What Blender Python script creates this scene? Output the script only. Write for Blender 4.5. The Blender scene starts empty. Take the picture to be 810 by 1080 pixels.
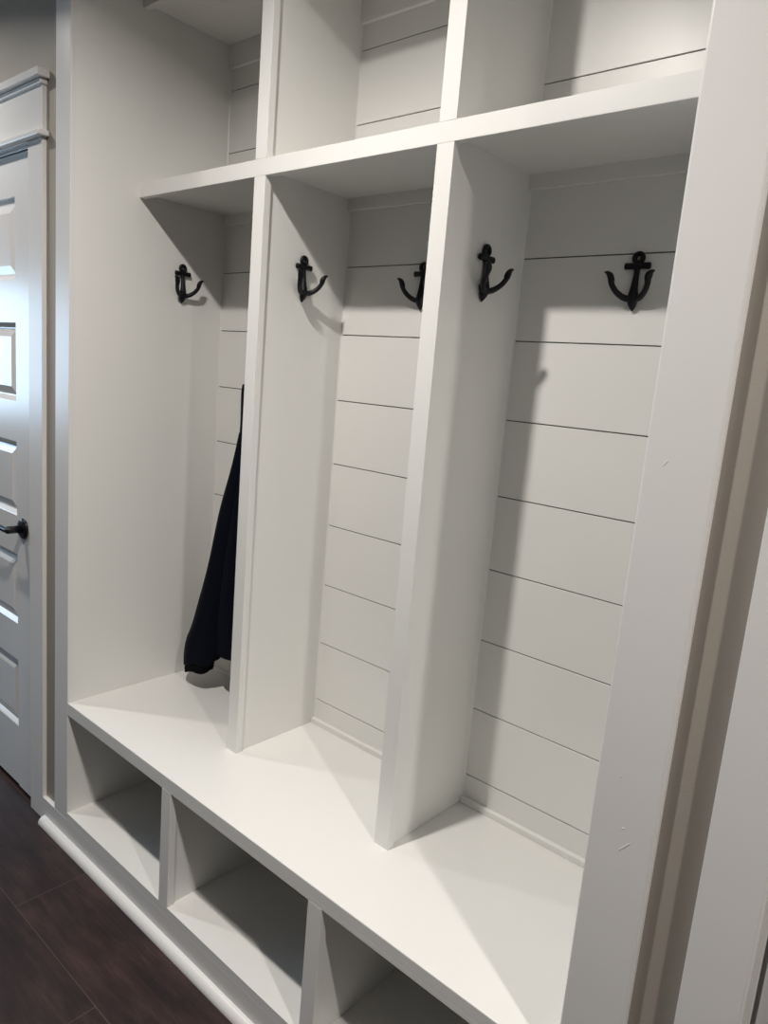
import bpy, bmesh, math, random
from mathutils import Vector, Matrix
random.seed(7)
S = bpy.context.scene
C = S.collection

# ------------------------------------------------------------------ camera
cd = bpy.data.cameras.new('camera'); cam = bpy.data.objects.new('camera', cd); C.objects.link(cam)
cd.sensor_fit = 'VERTICAL'; cd.sensor_height = 24.0; cd.lens = 763.54 / 1080 * 24.0
cd.clip_start = 0.02
cam.location = (1.95322, -0.93442, 1.47111)
cam.rotation_mode = 'XYZ'; cam.rotation_euler = (1.389095, -0.083774, 0.721601)
S.camera = cam
# ------------------------------------------------------------------ world, exposure
S.view_settings.view_transform = 'Standard'; S.view_settings.look = 'None'
S.view_settings.gamma = 1.0; S.view_settings.use_curve_mapping = False
S.view_settings.exposure = 0.12
w = bpy.data.worlds.new('world'); S.world = w; w.use_nodes = True
w.node_tree.nodes['Background'].inputs[0].default_value = (0.55, 0.72, 1.0, 1)
w.node_tree.nodes['Background'].inputs[1].default_value = 0.4
# ------------------------------------------------------------------ room lamps: recessed downlights in a row + daylight
CEIL = 2.62
def downlight(x, y, power, col=(1.0, 0.945, 0.885), size=0.07, spread=154):
    l = bpy.data.lights.new('downlight', 'AREA'); l.shape = 'DISK'; l.size = size
    l.energy = power; l.color = col; l.spread = math.radians(spread)
    o = bpy.data.objects.new('downlight', l); o.location = (x, y, 2.60); C.objects.link(o)
downlight(-0.78, -0.53, 9, spread=145)
downlight(0.90, -0.56, 21)
downlight(2.75, -0.62, 24)
l = bpy.data.lights.new('daylight', 'AREA'); l.shape = 'RECTANGLE'; l.size = 0.95; l.size_y = 1.5
l.energy = 31; l.color = (0.55, 0.78, 1.0)
o = bpy.data.objects.new('daylight', l); o.location = (-3.97, -1.35, 1.45)
o.rotation_euler = (0, math.radians(-90), 0); C.objects.link(o)

# ------------------------------------------------------------------ materials
def new_mat(name):
    m = bpy.data.materials.new(name); m.use_nodes = True
    return m, m.node_tree, m.node_tree.nodes['Principled BSDF']
def paint(name, col, rough, scale=160, bump=0.03, var=0.03, spec=0.5):
    m, t, b = new_mat(name); N = t.nodes; L = t.links
    tc = N.new('ShaderNodeTexCoord')
    n1 = N.new('ShaderNodeTexNoise'); n1.inputs['Scale'].default_value = scale; n1.inputs['Detail'].default_value = 3
    n2 = N.new('ShaderNodeTexNoise'); n2.inputs['Scale'].default_value = 5; n2.inputs['Detail'].default_value = 4
    L.new(tc.outputs['Object'], n1.inputs['Vector']); L.new(tc.outputs['Object'], n2.inputs['Vector'])
    mx = N.new('ShaderNodeMixRGB'); L.new(n2.outputs['Fac'], mx.inputs['Fac'])
    mx.inputs[1].default_value = (*[c * (1 - var) for c in col], 1); mx.inputs[2].default_value = (*[min(1, c * (1 + var)) for c in col], 1)
    L.new(mx.outputs[0], b.inputs['Base Color'])
    rr = N.new('ShaderNodeMapRange'); rr.inputs['To Min'].default_value = rough - .04; rr.inputs['To Max'].default_value = rough + .04
    L.new(n2.outputs['Fac'], rr.inputs['Value']); L.new(rr.outputs[0], b.inputs['Roughness'])
    bp = N.new('ShaderNodeBump'); bp.inputs['Strength'].default_value = bump; bp.inputs['Distance'].default_value = 0.002
    L.new(n1.outputs['Fac'], bp.inputs['Height']); L.new(bp.outputs[0], b.inputs['Normal'])
    b.inputs['Specular IOR Level'].default_value = spec
    return m
M_white = paint('white_satin_paint', (0.80, 0.795, 0.77), 0.34, 220, 0.05, 0.012)
M_trim = paint('white_trim_paint', (0.78, 0.77, 0.755), 0.30, 180, 0.04, 0.012)
M_door = paint('white_door_paint', (0.78, 0.775, 0.775), 0.22, 140, 0.04, 0.012)
M_wall = paint('greige_wall_paint', (0.36, 0.325, 0.285), 0.55, 260, 0.12, 0.02)
M_ceil = paint('white_ceiling_paint', (0.7, 0.69, 0.67), 0.8, 200, 0.1, 0.01)
M_iron = paint('black_cast_iron', (0.0035, 0.0035, 0.006), 0.45, 400, 0.3, 0.2, 0.3)
M_black = paint('black_metal', (0.006, 0.006, 0.008), 0.30, 300, 0.05, 0.1)
M_seam = paint('dark_groove', (0.10, 0.095, 0.085), 0.8)
M_caulk = paint('paint_caulk', (0.72, 0.715, 0.68), 0.35)
M_navy = paint('navy_nylon', (0.0018, 0.0030, 0.0085), 0.75, 900, 0.25, 0.25, 0.08)
M_rib = paint('black_ribbed_knit', (0.003, 0.003, 0.005), 0.9, 700, 0.4, 0.2, 0.08)
m, t, b = new_mat('clear_glass'); b.inputs['Transmission Weight'].default_value = 1; b.inputs['Roughness'].default_value = 0.0; M_glass = m

def floor_mat():
    m, t, b = new_mat('dark_wood_plank'); N = t.nodes; L = t.links
    tc = N.new('ShaderNodeTexCoord')
    mp = N.new('ShaderNodeMapping'); mp.inputs['Location'].default_value = (-0.6 + 1.22 * 4, 0.217 + 0.228 * 20, 0)
    L.new(tc.outputs['Object'], mp.inputs['Vector'])
    br = N.new('ShaderNodeTexBrick'); br.offset = 0.357; br.offset_frequency = 2; br.squash = 1
    br.inputs['Scale'].default_value = 1; br.inputs['Brick Width'].default_value = 1.22; br.inputs['Row Height'].default_value = 0.228
    br.inputs['Mortar Size'].default_value = 0.0014; br.inputs['Mortar Smooth'].default_value = 0.3; br.inputs['Bias'].default_value = 0
    br.inputs['Color1'].default_value = (0, 0, 0, 1); br.inputs['Color2'].default_value = (1, 1, 1, 1); br.inputs['Mortar'].default_value = (0.5, 0.5, 0.5, 1)
    L.new(mp.outputs[0], br.inputs['Vector'])
    # grain stretched along the plank
    mg = N.new('ShaderNodeMapping'); mg.inputs['Scale'].default_value = (2.6, 24, 1); L.new(tc.outputs['Object'], mg.inputs['Vector'])
    n = N.new('ShaderNodeTexNoise'); n.noise_dimensions = '4D'; n.inputs['Scale'].default_value = 1.6; n.inputs['Detail'].default_value = 8; n.inputs['Roughness'].default_value = 0.72; n.inputs['Distortion'].default_value = 1.6
    L.new(mg.outputs[0], n.inputs['Vector']); L.new(br.outputs['Color'], n.inputs['W'])
    m2 = N.new('ShaderNodeMapping'); m2.inputs['Scale'].default_value = (3.4, 9, 1); L.new(tc.outputs['Object'], m2.inputs['Vector'])
    nb = N.new('ShaderNodeTexNoise'); nb.inputs['Scale'].default_value = 1.5; nb.inputs['Detail'].default_value = 6; L.new(m2.outputs[0], nb.inputs['Vector'])
    ad = N.new('ShaderNodeMath'); ad.operation = 'ADD'
    s1 = N.new('ShaderNodeMath'); s1.operation = 'MULTIPLY'; s1.inputs[1].default_value = 0.5; L.new(nb.outputs['Fac'], s1.inputs[0])
    s2 = N.new('ShaderNodeMath'); s2.operation = 'MULTIPLY'; s2.inputs[1].default_value = 0.55; L.new(n.outputs['Fac'], s2.inputs[0])
    L.new(s1.outputs[0], ad.inputs[0]); L.new(s2.outputs[0], ad.inputs[1])
    cr = N.new('ShaderNodeValToRGB'); e = cr.color_ramp.elements
    e[0].position = 0.36; e[0].color = (0.012, 0.0085, 0.0105, 1); e[1].position = 0.68; e[1].color = (0.060, 0.034, 0.032, 1)
    x = e.new(0.52); x.color = (0.029, 0.0170, 0.0168, 1)
    L.new(ad.outputs[0], cr.inputs['Fac'])
    mx = N.new('ShaderNodeMixRGB'); mx.blend_type = 'MIX'; mx.inputs[2].default_value = (0.11, 0.085, 0.075, 1)
    ms = N.new('ShaderNodeMath'); ms.operation = 'MULTIPLY'; ms.inputs[1].default_value = 0.55; L.new(br.outputs['Fac'], ms.inputs[0])
    L.new(ms.outputs[0], mx.inputs['Fac']); L.new(cr.outputs[0], mx.inputs[1]); L.new(mx.outputs[0], b.inputs['Base Color'])
    b.inputs['Roughness'].default_value = 0.42; b.inputs['Specular IOR Level'].default_value = 0.35
    bp = N.new('ShaderNodeBump'); bp.inputs['Strength'].default_value = 0.25; bp.inputs['Distance'].default_value = 0.001
    L.new(n.outputs['Fac'], bp.inputs['Height']); L.new(bp.outputs[0], b.inputs['Normal'])
    return m
M_floor = floor_mat()

# ------------------------------------------------------------------ helpers
def bx(bm, x0, x1, y0, y1, z0, z1, bev=0.0, seg=2, front=False):
    r = bmesh.ops.create_cube(bm, size=1)
    vs = r['verts']
    for v in vs:
        v.co = Vector((x0 if v.co.x < 0 else x1, y0 if v.co.y < 0 else y1, z0 if v.co.z < 0 else z1))
    if bev > 0:
        es = list({e for v in vs for e in v.link_edges})
        if front: es = [e for e in es if all(abs(v.co.y - y0) < 1e-6 for v in e.verts)]
        bmesh.ops.bevel(bm, geom=es, offset=bev, segments=seg, profile=0.5, affect='EDGES')
def prism(bm, pts, axis, a, b):
    """extrude a closed 2D profile along an axis (0: pts are (y,z); 1: (x,z); 2: (x,y))"""
    def mk(p, q):
        return {0: (q, p[0], p[1]), 1: (p[0], q, p[1]), 2: (p[0], p[1], q)}[axis]
    A = [bm.verts.new(mk(p, a)) for p in pts]; B = [bm.verts.new(mk(p, b)) for p in pts]
    n = len(pts)
    for i in range(n):
        bm.faces.new((A[i], A[(i + 1) % n], B[(i + 1) % n], B[i]))
    bm.faces.new(A[::-1]); bm.faces.new(B)
def spline(P, n):
    out = []
    Q = [P[0]] + list(P) + [P[-1]]
    for i in range(1, len(Q) - 2):
        for k in range(n):
            t = k / n
            out.append(tuple(0.5 * ((2 * Q[i][j]) + (-Q[i-1][j] + Q[i+1][j]) * t + (2*Q[i-1][j] - 5*Q[i][j] + 4*Q[i+1][j] - Q[i+2][j]) * t*t + (-Q[i-1][j] + 3*Q[i][j] - 3*Q[i+1][j] + Q[i+2][j]) * t**3) for j in range(len(Q[i]))))
    out.append(tuple(P[-1])); return out
def tube(bm, path, seg=14, side=Vector((0, 0, 1)), sub=6):
    """path items: (x,y,z,ra,rb); ra along the side vector"""
    pp = spline(path, sub) if sub else path
    rings = []
    for i, p in enumerate(pp):
        c = Vector(p[:3]); a = Vector(pp[max(0, i-1)][:3]); b_ = Vector(pp[min(len(pp)-1, i+1)][:3])
        t = (b_ - a).normalized(); u = (side - t * side.dot(t)).normalized(); v = t.cross(u)
        rings.append([bm.verts.new(c + u * p[3] * math.cos(2*math.pi*k/seg) + v * p[4] * math.sin(2*math.pi*k/seg)) for k in range(seg)])
    for r0, r1 in zip(rings, rings[1:]):
        for k in range(seg): bm.faces.new((r0[k], r0[(k+1) % seg], r1[(k+1) % seg], r1[k]))
    bm.faces.new(rings[0][::-1]); bm.faces.new(rings[-1])
def torus(bm, c, R, r, ry, n=28, m=12):
    g = []
    for i in range(n):
        a = 2*math.pi*i/n; d = Vector((math.cos(a), 0, math.sin(a)))
        g.append([bm.verts.new(Vector(c) + d * (R + r*math.cos(2*math.pi*j/m)) + Vector((0, ry*math.sin(2*math.pi*j/m), 0))) for j in range(m)])
    for i in range(n):
        for j in range(m): bm.faces.new((g[i][j], g[(i+1) % n][j], g[(i+1) % n][(j+1) % m], g[i][(j+1) % m]))
def obj(name, bm, mat, parent=None, smooth=False, origin=None):
    bmesh.ops.recalc_face_normals(bm, faces=bm.faces)
    if origin is not None:
        for v in bm.verts: v.co -= Vector(origin)
    me = bpy.data.meshes.new(name); bm.to_mesh(me); bm.free()
    if isinstance(mat, (list, tuple)):
        for q in mat: me.materials.append(q)
    else: me.materials.append(mat)
    if smooth:
        for p in me.polygons: p.use_smooth = True
    o = bpy.data.objects.new(name, me); C.objects.link(o)
    if origin is not None: o.location = origin
    if parent: o.parent = parent
    return o
def boxes(name, mat, lst, parent=None, bev=0.0015, front=False, **k):
    bm = bmesh.new()
    for q in lst: bx(bm, *q, bev=bev, front=front)
    return obj(name, bm, mat, parent, **k)
def struct(o, label=None):
    o['kind'] = 'structure'
    if label: o['label'] = label
    return o
def thing(name, label, cat, loc=(0, 0, 0), rz=0, group=None):
    o = bpy.data.objects.new(name, None); C.objects.link(o); o.location = loc; o.rotation_euler = (0, 0, rz)
    o.empty_display_size = 0.1
    o['label'] = label; o['category'] = cat
    if group: o['group'] = group
    return o

# ------------------------------------------------------------------ dimensions (metres)
Sx, D = 0.1963, 0.4861            # upper face set-back, back wall
ZB, ZR, ZC = 0.46, 0.4217, 0.1034  # bench top, rail underside, cubby floor
ZS0, ZS1 = 1.9084, 1.9461
D1, D2, DW, ST = 0.5044, 1.0418, 0.0398, 0.006
XR0, XR1 = 1.5916, 1.6841
XL0 = -0.083
WY = 0.0135                        # wall surface
ZT = 2.385; ZH = 2.41
G0, GH = 1.7517, 0.1743
T = 0.019
WT = 0.12                         # wall thickness

# ------------------------------------------------------------------ setting
struct(boxes('floor', M_floor, [(-4.1, 4.1, -3.70, 0.62, -0.05, 0.0)], bev=0))
struct(boxes('ceiling', M_ceil, [(-4.1, 4.1, -3.70, 0.62, CEIL, CEIL + 0.06)], bev=0))
LD0, LD1 = -1.030, -0.262          # left door leaf
RD0, RD1 = 1.8362, 2.60            # right door leaf
DT = 2.022
struct(boxes('wall_back', M_wall, [
    (-4.0, LD0 - 0.022, WY, WY + WT, 0, CEIL), (LD0 - 0.022, LD1 + 0.022, WY, WY + WT, DT + 0.022, CEIL),
    (LD1 + 0.022, -0.03, WY, WY + WT, 0, CEIL), (-0.03, 1.62, WY, WY + WT, 2.50, CEIL),
    (1.62, RD0 - 0.025, WY, WY + WT, 0, CEIL), (RD0 - 0.025, RD1 + 0.025, WY, WY + WT, DT + 0.022, CEIL), (RD1 + 0.025, 4.0, WY, WY + WT, 0, CEIL), (-4.0, -0.05, 0.56, 0.60, 0, CEIL), (1.66, 4.0, 0.56, 0.60, 0, CEIL)], bev=0))  # last two boxes: unseen closure behind the doors, added to block world light
struct(boxes('wall_front', M_wall, [(-4.0, 4.0, -3.70, -3.60, 0, CEIL)], bev=0))
struct(boxes('wall_right', M_wall, [(4.0, 4.1, -3.70, 0.62, 0, CEIL)], bev=0))
struct(boxes('wall_left', M_wall, [(-4.1, -4.0, -3.70, -1.85, 0, CEIL), (-4.1, -4.0, -0.85, 0.62, 0, CEIL),
    (-4.1, -4.0, -1.85, -0.85, 0, 0.65), (-4.1, -4.0, -1.85, -0.85, 2.25, CEIL)], bev=0))
win = struct(boxes('window_1', M_trim, [(-4.10, -4.0, -1.85, -1.82, 0.65, 2.25), (-4.10, -4.0, -0.88, -0.85, 0.65, 2.25),
    (-4.10, -4.0, -1.82, -0.88, 0.65, 0.68), (-4.10, -4.0, -1.82, -0.88, 2.22, 2.25), (-4.08, -4.04, -1.82, -0.88, 1.43, 1.46)]))
boxes('pane', M_glass, [(-4.066, -4.060, -1.82, -0.88, 0.68, 2.22)], win, bev=0)

# ---- panelled doors
def door_leaf(name, x0, x1, hinge_left, label):
    y = 0.0155; th = 0.035; st = 0.115
    bm = bmesh.new()
    pz = [(0.23 + k * 0.36, 0.465 + k * 0.36) for k in range(5)]
    ztop = DT - 0.003
    def rail(a, b, c, d): bx(bm, a, b, y, y + th, c, d)
    rail(x0, x0 + st, 0.019, ztop); rail(x1 - st, x1, 0.014, ztop)
    zs = [0.019] + [z for q in pz for z in q] + [ztop]
    for i in range(0, len(zs), 2): rail(x0 + st, x1 - st, zs[i], zs[i+1])
    leaf = obj(name, bm, M_door, origin=((x0 + x1) / 2, y, 0)); struct(leaf, label)
    cx = (x0 + x1) / 2
    for (a, b) in pz:
        pb = bmesh.new(); X0, X1 = x0 + st - cx, x1 - st - cx
        steps = [(0, -0.0), (0.003, 0.002), (0.014, 0.0105), (0.018, 0.011), (0.042, 0.0035)]   # ogee sticking then raised field
        rings = []
        for (i, d) in steps:
            rings.append([pb.verts.new(v) for v in ((X0 + i, d, a + i), (X1 - i, d, a + i), (X1 - i, d, b - i), (X0 + i, d, b - i))])
        for r0, r1 in zip(rings, rings[1:]):
            for k in range(4): pb.faces.new((r0[k], r0[(k+1) % 4], r1[(k+1) % 4], r1[k]))
        pb.faces.new(rings[-1])
        bk = [pb.verts.new(v) for v in ((X0, 0.03, a), (X1, 0.03, a), (X1, 0.03, b), (X0, 0.03, b))]
        for k in range(4): pb.faces.new((rings[0][k], rings[0][(k+1) % 4], bk[(k+1) % 4], bk[k]))
        pb.faces.new(bk)
        obj('door_panel', pb, M_door, leaf)
    return leaf
def casing(name, a, b, label, yf=0.0, rv=0.010, gap=0.003, W=0.0895):
    """a, b: the leaf edges; legs outside them, a craftsman head above"""
    ci, co = a - rv, b + rv
    c = struct(boxes(name, M_trim, [(ci - W, ci, yf, WY, 0, 2.034), (co, co + W, yf, WY, 0, 2.034)], bev=0.0022), label)
    boxes('head_casing', M_trim, [(ci, co, yf, WY, DT + 0.010, 2.034)], c, bev=0.001)
    boxes('jamb', M_trim, [(a - 0.022, a - gap, WY + 0.001, WY + WT, 0, DT + 0.02), (b + 0.003, b + 0.022, WY + 0.001, WY + WT, 0, DT + 0.02),
          (a - gap - 0.001, a - 0.0008, 0.030, 0.048, 0, DT), (a - 0.003, b + 0.003, WY + 0.001, WY + WT, DT + 0.002, DT + 0.02)], c, bev=0.001)  # strip in the gap beside the leaf is added to lighten the gap
    boxes('fillet_moulding', M_trim, [(ci - W - 0.016, co + W + 0.016, -0.018, WY, 2.034, 2.050)], c, bev=0.004)
    boxes('frieze_board', M_trim, [(ci - W, co + W, yf, WY, 2.050, 2.178)], c, bev=0.001)
    boxes('bed_moulding', M_trim, [(ci - W - 0.006, co + W + 0.006, -0.008, WY, 2.164, 2.178)], c, bev=0.003)
    boxes('cap_moulding', M_trim, [(ci - W - 0.018, co + W + 0.018, -0.022, WY, 2.178, 2.198)], c, bev=0.002)
    return c
leaf = door_leaf('door_1', LD0, LD1, True, 'white five panel interior door with black lever')
hb = bmesh.new(); hx, hz = -0.326 - leaf.location.x, 0.918
tube(hb, [(hx, 0.0, hz, 0.031, 0.031), (hx, -0.004, hz, 0.033, 0.033), (hx, -0.008, hz, 0.031, 0.031), (hx, -0.010, hz, 0.024, 0.024)], 32, sub=0)
h = obj('door_handle', hb, M_black, leaf, smooth=True)
hb = bmesh.new()
tube(hb, [(hx, -0.008, hz, 0.012, 0.012), (hx, -0.050, hz, 0.012, 0.012), (hx, -0.054, hz, 0.010, 0.010)], 24, sub=0)
obj('neck', hb, M_black, h, smooth=True)
hb = bmesh.new()
tube(hb, [(hx + 0.008, -0.052, hz, 0.009, 0.008), (hx - 0.02, -0.054, hz, 0.009, 0.0075), (hx - 0.07, -0.056, hz + 0.002, 0.008, 0.006), (hx - 0.115, -0.052, hz - 0.002, 0.009, 0.005), (hx - 0.12, -0.050, hz - 0.002, 0.005, 0.003)], 16, sub=6)
obj('lever', hb, M_black, h, smooth=True)
casing('trim_1', LD0, LD1, 'white craftsman casing round the panelled door')
door_leaf('door_2', RD0, RD1, False, 'white interior door at the right edge')
casing('trim_2', RD0, RD1, 'white flat casing at the right edge', yf=-0.006, rv=0.0135, gap=0.0062, W=1.8227 - 1.7475)

# ---- base board and shoe moulding along the wall and the lockers
struct(boxes('baseboard_back', M_trim, [(-0.1625, 1.7385, 0.0, WY, 0.0, 0.0790)], bev=0.0005), 'white base board under the lockers')
bm = bmesh.new(); r = 0.021
prism(bm, [(0, 0)] + [( - r * math.cos(a), r * 1.05 * math.sin(a)) for a in [math.pi / 2 * k / 20 for k in range(21)]], 0, -0.150, 1.7385)
struct(obj('trim_3', bm, M_trim), 'white quarter round shoe moulding on the dark floor')
struct(boxes('baseboard_left', M_trim, [(-3.99, -1.14, 0.004, WY, 0, 0.079)], bev=0.002))

# ------------------------------------------------------------------ the built-in lockers
K = thing('hall_locker', 'white built-in mudroom locker bench with three tall bays, shelf and shoe cubbies', 'built-in locker')
def part(name, lst, mat=M_white, bev=0.0012, parent=K, **k): return boxes(name, mat, lst, parent, bev, **k)
HT = 2.56
# outer stiles (front plane)
part('outer_stile', [(XL0, 0, 0, WY, 0.0790, HT)], M_trim, 0.0025, front=True)
bm = bmesh.new(); bx(bm, XR0, XR1, 0, WY, 0.0790, HT, 0.004, 3, True)
for (x, z, L_, a) in ((1.6205, 1.3957, .009, 60), (1.6449, 0.862, .022, 52), (1.640, 0.888, .004, 20), (1.626, .96, .003, 80)):
    tmp = bmesh.new(); bx(tmp, -L_/2, L_/2, -0.0004, 0.0002, -0.0006, 0.0006, 0.0002, 1)
    bmesh.ops.transform(tmp, matrix=Matrix.Translation((x, 0, z)) @ Matrix.Rotation(math.radians(-a), 4, 'Y'), verts=tmp.verts)
    me = bpy.data.meshes.new('tmp'); tmp.to_mesh(me); tmp.free(); bm.from_mesh(me); bpy.data.meshes.remove(me)
obj('outer_stile', bm, M_trim, K)
part('header_rail', [(0, XR0, 0, T, 2.411, HT)])
part('header_soffit', [(0, XR0, T, Sx, 2.4095, 2.4285)], bev=0)
part('top_rail', [(0, XR0, Sx, Sx + T, 2.386, HT)])
part('side_panel', [(-T, 0, WY, D + T, 0.0, HT)], bev=0)
part('side_panel', [(XR0 + 0.0, XR0 + T, WY, D + T, 0.0, HT)], bev=0)
# bench
part('bench_top', [(0, XR0, 0, D, ZR + 0.012, ZB)], bev=0.002)
part('bench_rail', [(0, XR0, 0.0002, T, ZR, ZR + 0.013)], bev=0.001)
part('cubby_floor', [(0, XR0, 0.0, D, 0.0788, ZC)], bev=0.0006)
for X in (D1, D2):
    dv = part('cubby_divider', [(X + ST, X + DW - ST, T, D, ZC, ZR + 0.012)])
    part('face_strip', [(X, X + DW, 0.0, T, ZC - 0.001, ZR + 0.001)], parent=dv)
# upper frame
sh = part('shelf', [(0, XR0, Sx + T, D, ZS0 + 0.013, ZS1)])
part('face_strip', [(0, XR0, Sx, Sx + T, ZS0, ZS1)], parent=sh, bev=0.001)
for X in (D1, D2):
    dv = part('divider', [(X + ST, X + DW - ST, Sx + T, D, ZB, ZS0 + 0.014), (X + ST, X + DW - ST, Sx + T, D, ZS1, 2.46)])
    part('face_strip', [(X, X + DW, Sx, Sx + T, ZB, ZS0), (X, X + DW, Sx, Sx + T, ZS1, ZT)], parent=dv, bev=0.0008)
part('top_panel', [(0, XR0, Sx + T, D, 2.397, 2.397 + T)])
# shiplap backs: boards with a gap between them over a darker backing
bays = [(0.0, D1 + ST), (D1 + DW - ST, D2 + ST), (D2 + DW - ST, XR0)]
GAP = 0.0026
for (a, b) in bays:
    for (z0, z1, nm) in ((0.0, ZR + .012, 'cubby_back'), (ZB - 0.002, ZS0 + 0.01, 'shiplap_back'), (ZS1 - 0.001, 2.397, 'shiplap_back')):
        bm = bmesh.new()
        if nm == 'cubby_back':
            bx(bm, a, b, D, D + T, z0, z1)
            obj(nm, bm, M_white, K); continue
        cuts = sorted(z for z in (G0 + k * GH for k in range(-9, 5)) if z0 + .01 < z < z1 - .01)
        e = [z0] + cuts + [z1]
        for i in range(len(e) - 1):
            lo = e[i] + (GAP / 2 if i else 0); hi = e[i+1] - (GAP / 2 if i < len(e) - 2 else 0)
            bx(bm, a, b, D, D + 0.010, lo, hi, 0.0005, 1)
        q = 0.0026
        prism(bm, [(a, D - q), (a + q, D), (a + q, D + .003), (a, D + .003)], 2, z0, z1)
        prism(bm, [(b, D - q), (b - q, D), (b - q, D + .003), (b, D + .003)], 2, z0, z1)
        bp_ = obj(nm, bm, M_white, K)
        bm = bmesh.new(); bx(bm, a, b, D + 0.0035, D + T, z0, z1); obj('groove_backing', bm, M_seam, bp_)
    # small mouldings at the foot and head of each back
    part('foot_moulding', [(a, b, D - 0.0138, D, ZB, ZB + 0.0145)], bev=0.0015)
    part('head_moulding', [(a, b, D - 0.0110, D, ZS0 - 0.0175, ZS0 + 0.014)], bev=0.0015)
    part('head_moulding', [(a, b, D - 0.0110, D, 2.333, 2.397)], bev=0.0015)

# ------------------------------------------------------------------ anchor coat hooks
def make_hook(label, loc, rz):
    t = thing('coat_hook', label, 'coat hook', loc, rz, 'black anchor coat hooks in the locker bays')
    bm = bmesh.new(); side = Vector((1, 0, 0))
    tube(bm, [(0, -0.006, 0.036, .0045, .003), (0, -0.0065, 0.028, .0058, .0048), (0, -0.0075, 0.010, .0056, .0050), (0, -0.009, -0.012, .0072, .0066),
              (0, -0.010, -0.030, .0100, .0090), (0, -0.009, -0.040, .0100, .0085), (0, -0.006, -0.050, .0062, .0055), (0, -0.004, -0.0575, .0008, .001)], 18, side, 5)
    tube(bm, [(0, 0.0, -0.028, .008, .008), (0, -0.010, -0.028, .007, .007)], 14, side, 0)     # mounting boss
    tube(bm, [(0, 0.0, 0.027, .006, .006), (0, -0.006, 0.027, .005, .005)], 14, side, 0)
    obj('shank', bm, M_iron, t, True)
    bm = bmesh.new(); torus(bm, (0, -0.006, 0.0425), 0.0084, 0.0048, 0.0045); obj('ring', bm, M_iron, t, True)
    bm = bmesh.new(); z = 0.0275
    tube(bm, [(-0.0262, -0.007, z, .0030, .002), (-0.0250, -0.007, z, .0062, .0045), (-0.021, -0.007, z, .0066, .005), (0, -0.0075, z, .0056, .0050),
              (0.021, -0.007, z, .0066, .005), (0.0250, -0.007, z, .0062, .0045), (0.0262, -0.007, z, .0030, .002)], 16, Vector((0, 0, 1)), 3)
    obj('crossbar', bm, M_iron, t, True)
    for s in (-1, 1):
        bm = bmesh.new()
        tube(bm, [(0, -0.010, -0.036, .0070, .006), (s*0.016, -0.016, -0.0330, .0062, .0060), (s*0.0290, -0.026, -0.0225, .0056, .0056), (s*0.0355, -0.034, -0.010, .0058, .0054),
                  (s*0.0365, -0.037, -0.001, .0074, .0064), (s*0.0385, -0.039, 0.0055, .0072, .0058), (s*0.0440, -0.041, 0.0108, .0042, .0032), (s*0.0505, -0.042, 0.0122, .0006, .0006)], 16, Vector((0, -0.6, 0.8)), 5)
        obj('prong', bm, M_iron, t, True)
    return t
HZ = 1.6995
hook = make_hook('black anchor coat hook on the left side panel of the left bay', (0.0, 0.3385, HZ), math.pi / 2)
def copy_hook(label, loc, rz):
    r = hook.copy(); C.objects.link(r); r.location = loc; r.rotation_euler = (0, 0, rz); r['label'] = label
    for ch in list(hook.children):
        c = ch.copy(); C.objects.link(c); c.parent = r
    return r
copy_hook('black anchor coat hook on the divider face in the middle bay, long shadow below', (D1 + DW - ST, 0.332, HZ), math.pi / 2)
copy_hook('black anchor coat hook on middle bay shiplap, half hidden behind the divider', (0.806, D, HZ), 0)
copy_hook('black anchor coat hook on the divider face in the right bay', (D2 + DW - ST, 0.338, HZ), math.pi / 2)
copy_hook('black anchor coat hook on right bay shiplap, seen from the front', (1.3385, D, HZ), 0)
copy_hook('black anchor coat hook behind the divider that carries the navy jacket', (0.262, D, HZ), 0)

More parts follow.
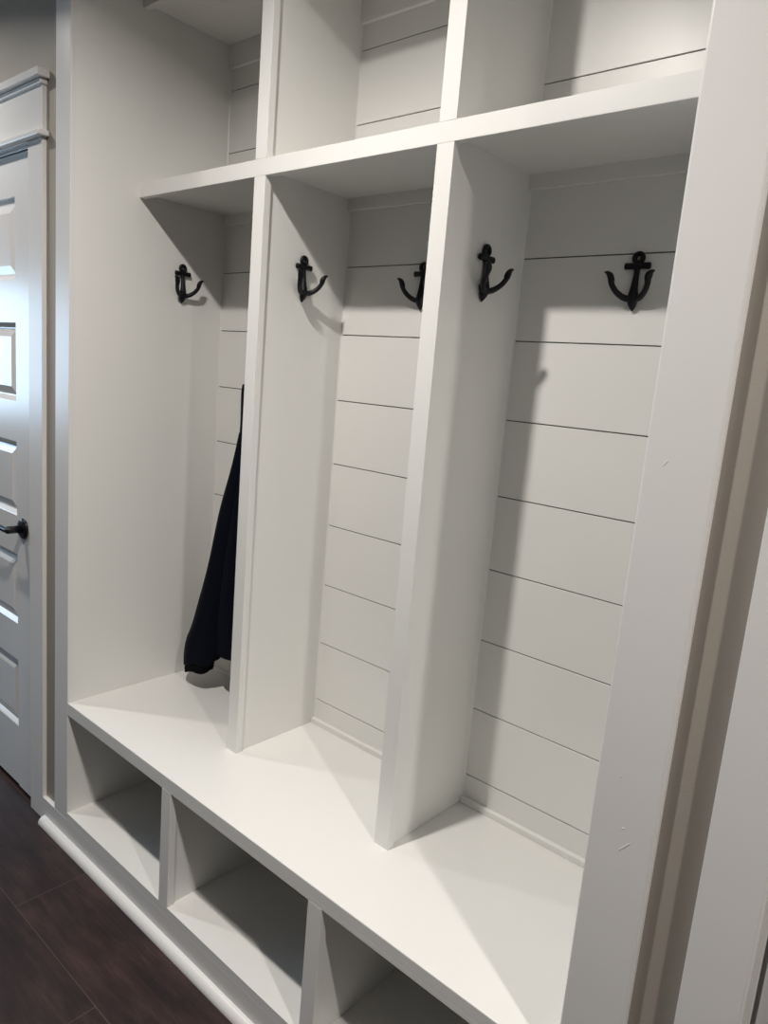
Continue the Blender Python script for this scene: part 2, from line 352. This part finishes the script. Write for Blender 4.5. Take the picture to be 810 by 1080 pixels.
# ------------------------------------------------------------------ jacket hanging in the left bay
J = thing('jacket', 'dark navy jacket hanging in the left bay with one cuff near the bench', 'jacket', (0.262, 0.42, 0.47))
JO = Vector(J.location)
def cloth_loft(secs, seg, folds, amp, seed, tilt=0.0):
    """secs: (cx, cy, z, hx, hy)"""
    rnd = random.Random(seed); ph = [rnd.uniform(0, 6.28) for _ in range(6)]
    bm = bmesh.new(); ss = spline(secs, 7); rings = []
    for i, (cx, cy, z, hx, hy) in enumerate(ss):
        f = i / (len(ss) - 1); ring = []
        for k in range(seg):
            a = 2 * math.pi * k / seg
            w_ = 1 + amp * (0.35 + 0.65 * f) * (math.sin(folds * a + ph[0] + 0.8 * f) * 0.6 + math.sin((folds * 1.7) // 1 * a + ph[1] - 1.5 * f) * 0.4) \
                 + 0.015 * math.sin(23 * f + ph[2] + 3 * a)
            ring.append(bm.verts.new((cx + hx * w_ * math.cos(a) - JO.x, cy + hy * w_ * math.sin(a) - JO.y, z + 0.006 * f * math.sin(3 * a + ph[3]) + tilt * max(0, min(1, (0.62 - z) / 0.06)) * hx * math.cos(a) - JO.z)))
        rings.append(ring)
    for r0, r1 in zip(rings, rings[1:]):
        for k in range(seg): bm.faces.new((r0[k], r0[(k+1) % seg], r1[(k+1) % seg], r1[k]))
    bm.faces.new(rings[0][::-1]); bm.faces.new(rings[-1])
    return bm
obj('body', cloth_loft([(0.262, 0.449, 1.715, 0.012, 0.010), (0.264, 0.447, 1.66, 0.040, 0.024), (0.268, 0.442, 1.55, 0.046, 0.034), (0.272, 0.439, 1.43, 0.052, 0.036), (0.274, 0.438, 1.405, 0.078, 0.037), (0.275, 0.437, 1.25, 0.079, 0.038),
    (0.285, 0.425, 1.10, 0.112, 0.046), (0.292, 0.415, 0.90, 0.140, 0.054), (0.297, 0.410, 0.74, 0.156, 0.058), (0.300, 0.405, 0.630, 0.158, 0.058), (0.300, 0.405, 0.608, 0.154, 0.055)], 72, 7, 0.10, 3), M_navy, J, True)
for s, nm in ((-1, 5), (1, 9)):
    def X(v): return v if s < 0 else 0.575 - v
    sl = obj('sleeve', cloth_loft([(X(0.250), 0.415, 1.28, 0.030, 0.022), (X(0.238), 0.410, 1.16, 0.042, 0.030), (X(0.215), 0.402, 1.02, 0.056, 0.036), (X(0.190), 0.392, 0.84, 0.062, 0.040),
        (X(0.162), 0.378, 0.68, 0.073, 0.043), (X(0.148), 0.368, 0.605, 0.080, 0.046), (X(0.142), 0.362, 0.555, 0.076, 0.044), (X(0.138), 0.360, 0.540, 0.062, 0.036)], 48, 5, 0.07, nm, -0.3 * s), M_navy, J, True)
    obj('cuff', cloth_loft([(X(0.138), 0.360, 0.552, 0.054, 0.032), (X(0.137), 0.360, 0.543, 0.060, 0.034), (X(0.136), 0.359, 0.529, 0.062, 0.034), (X(0.136), 0.359, 0.515, 0.060, 0.032)], 64, 21, 0.02, 2, -0.3 * s), M_rib, sl, True)
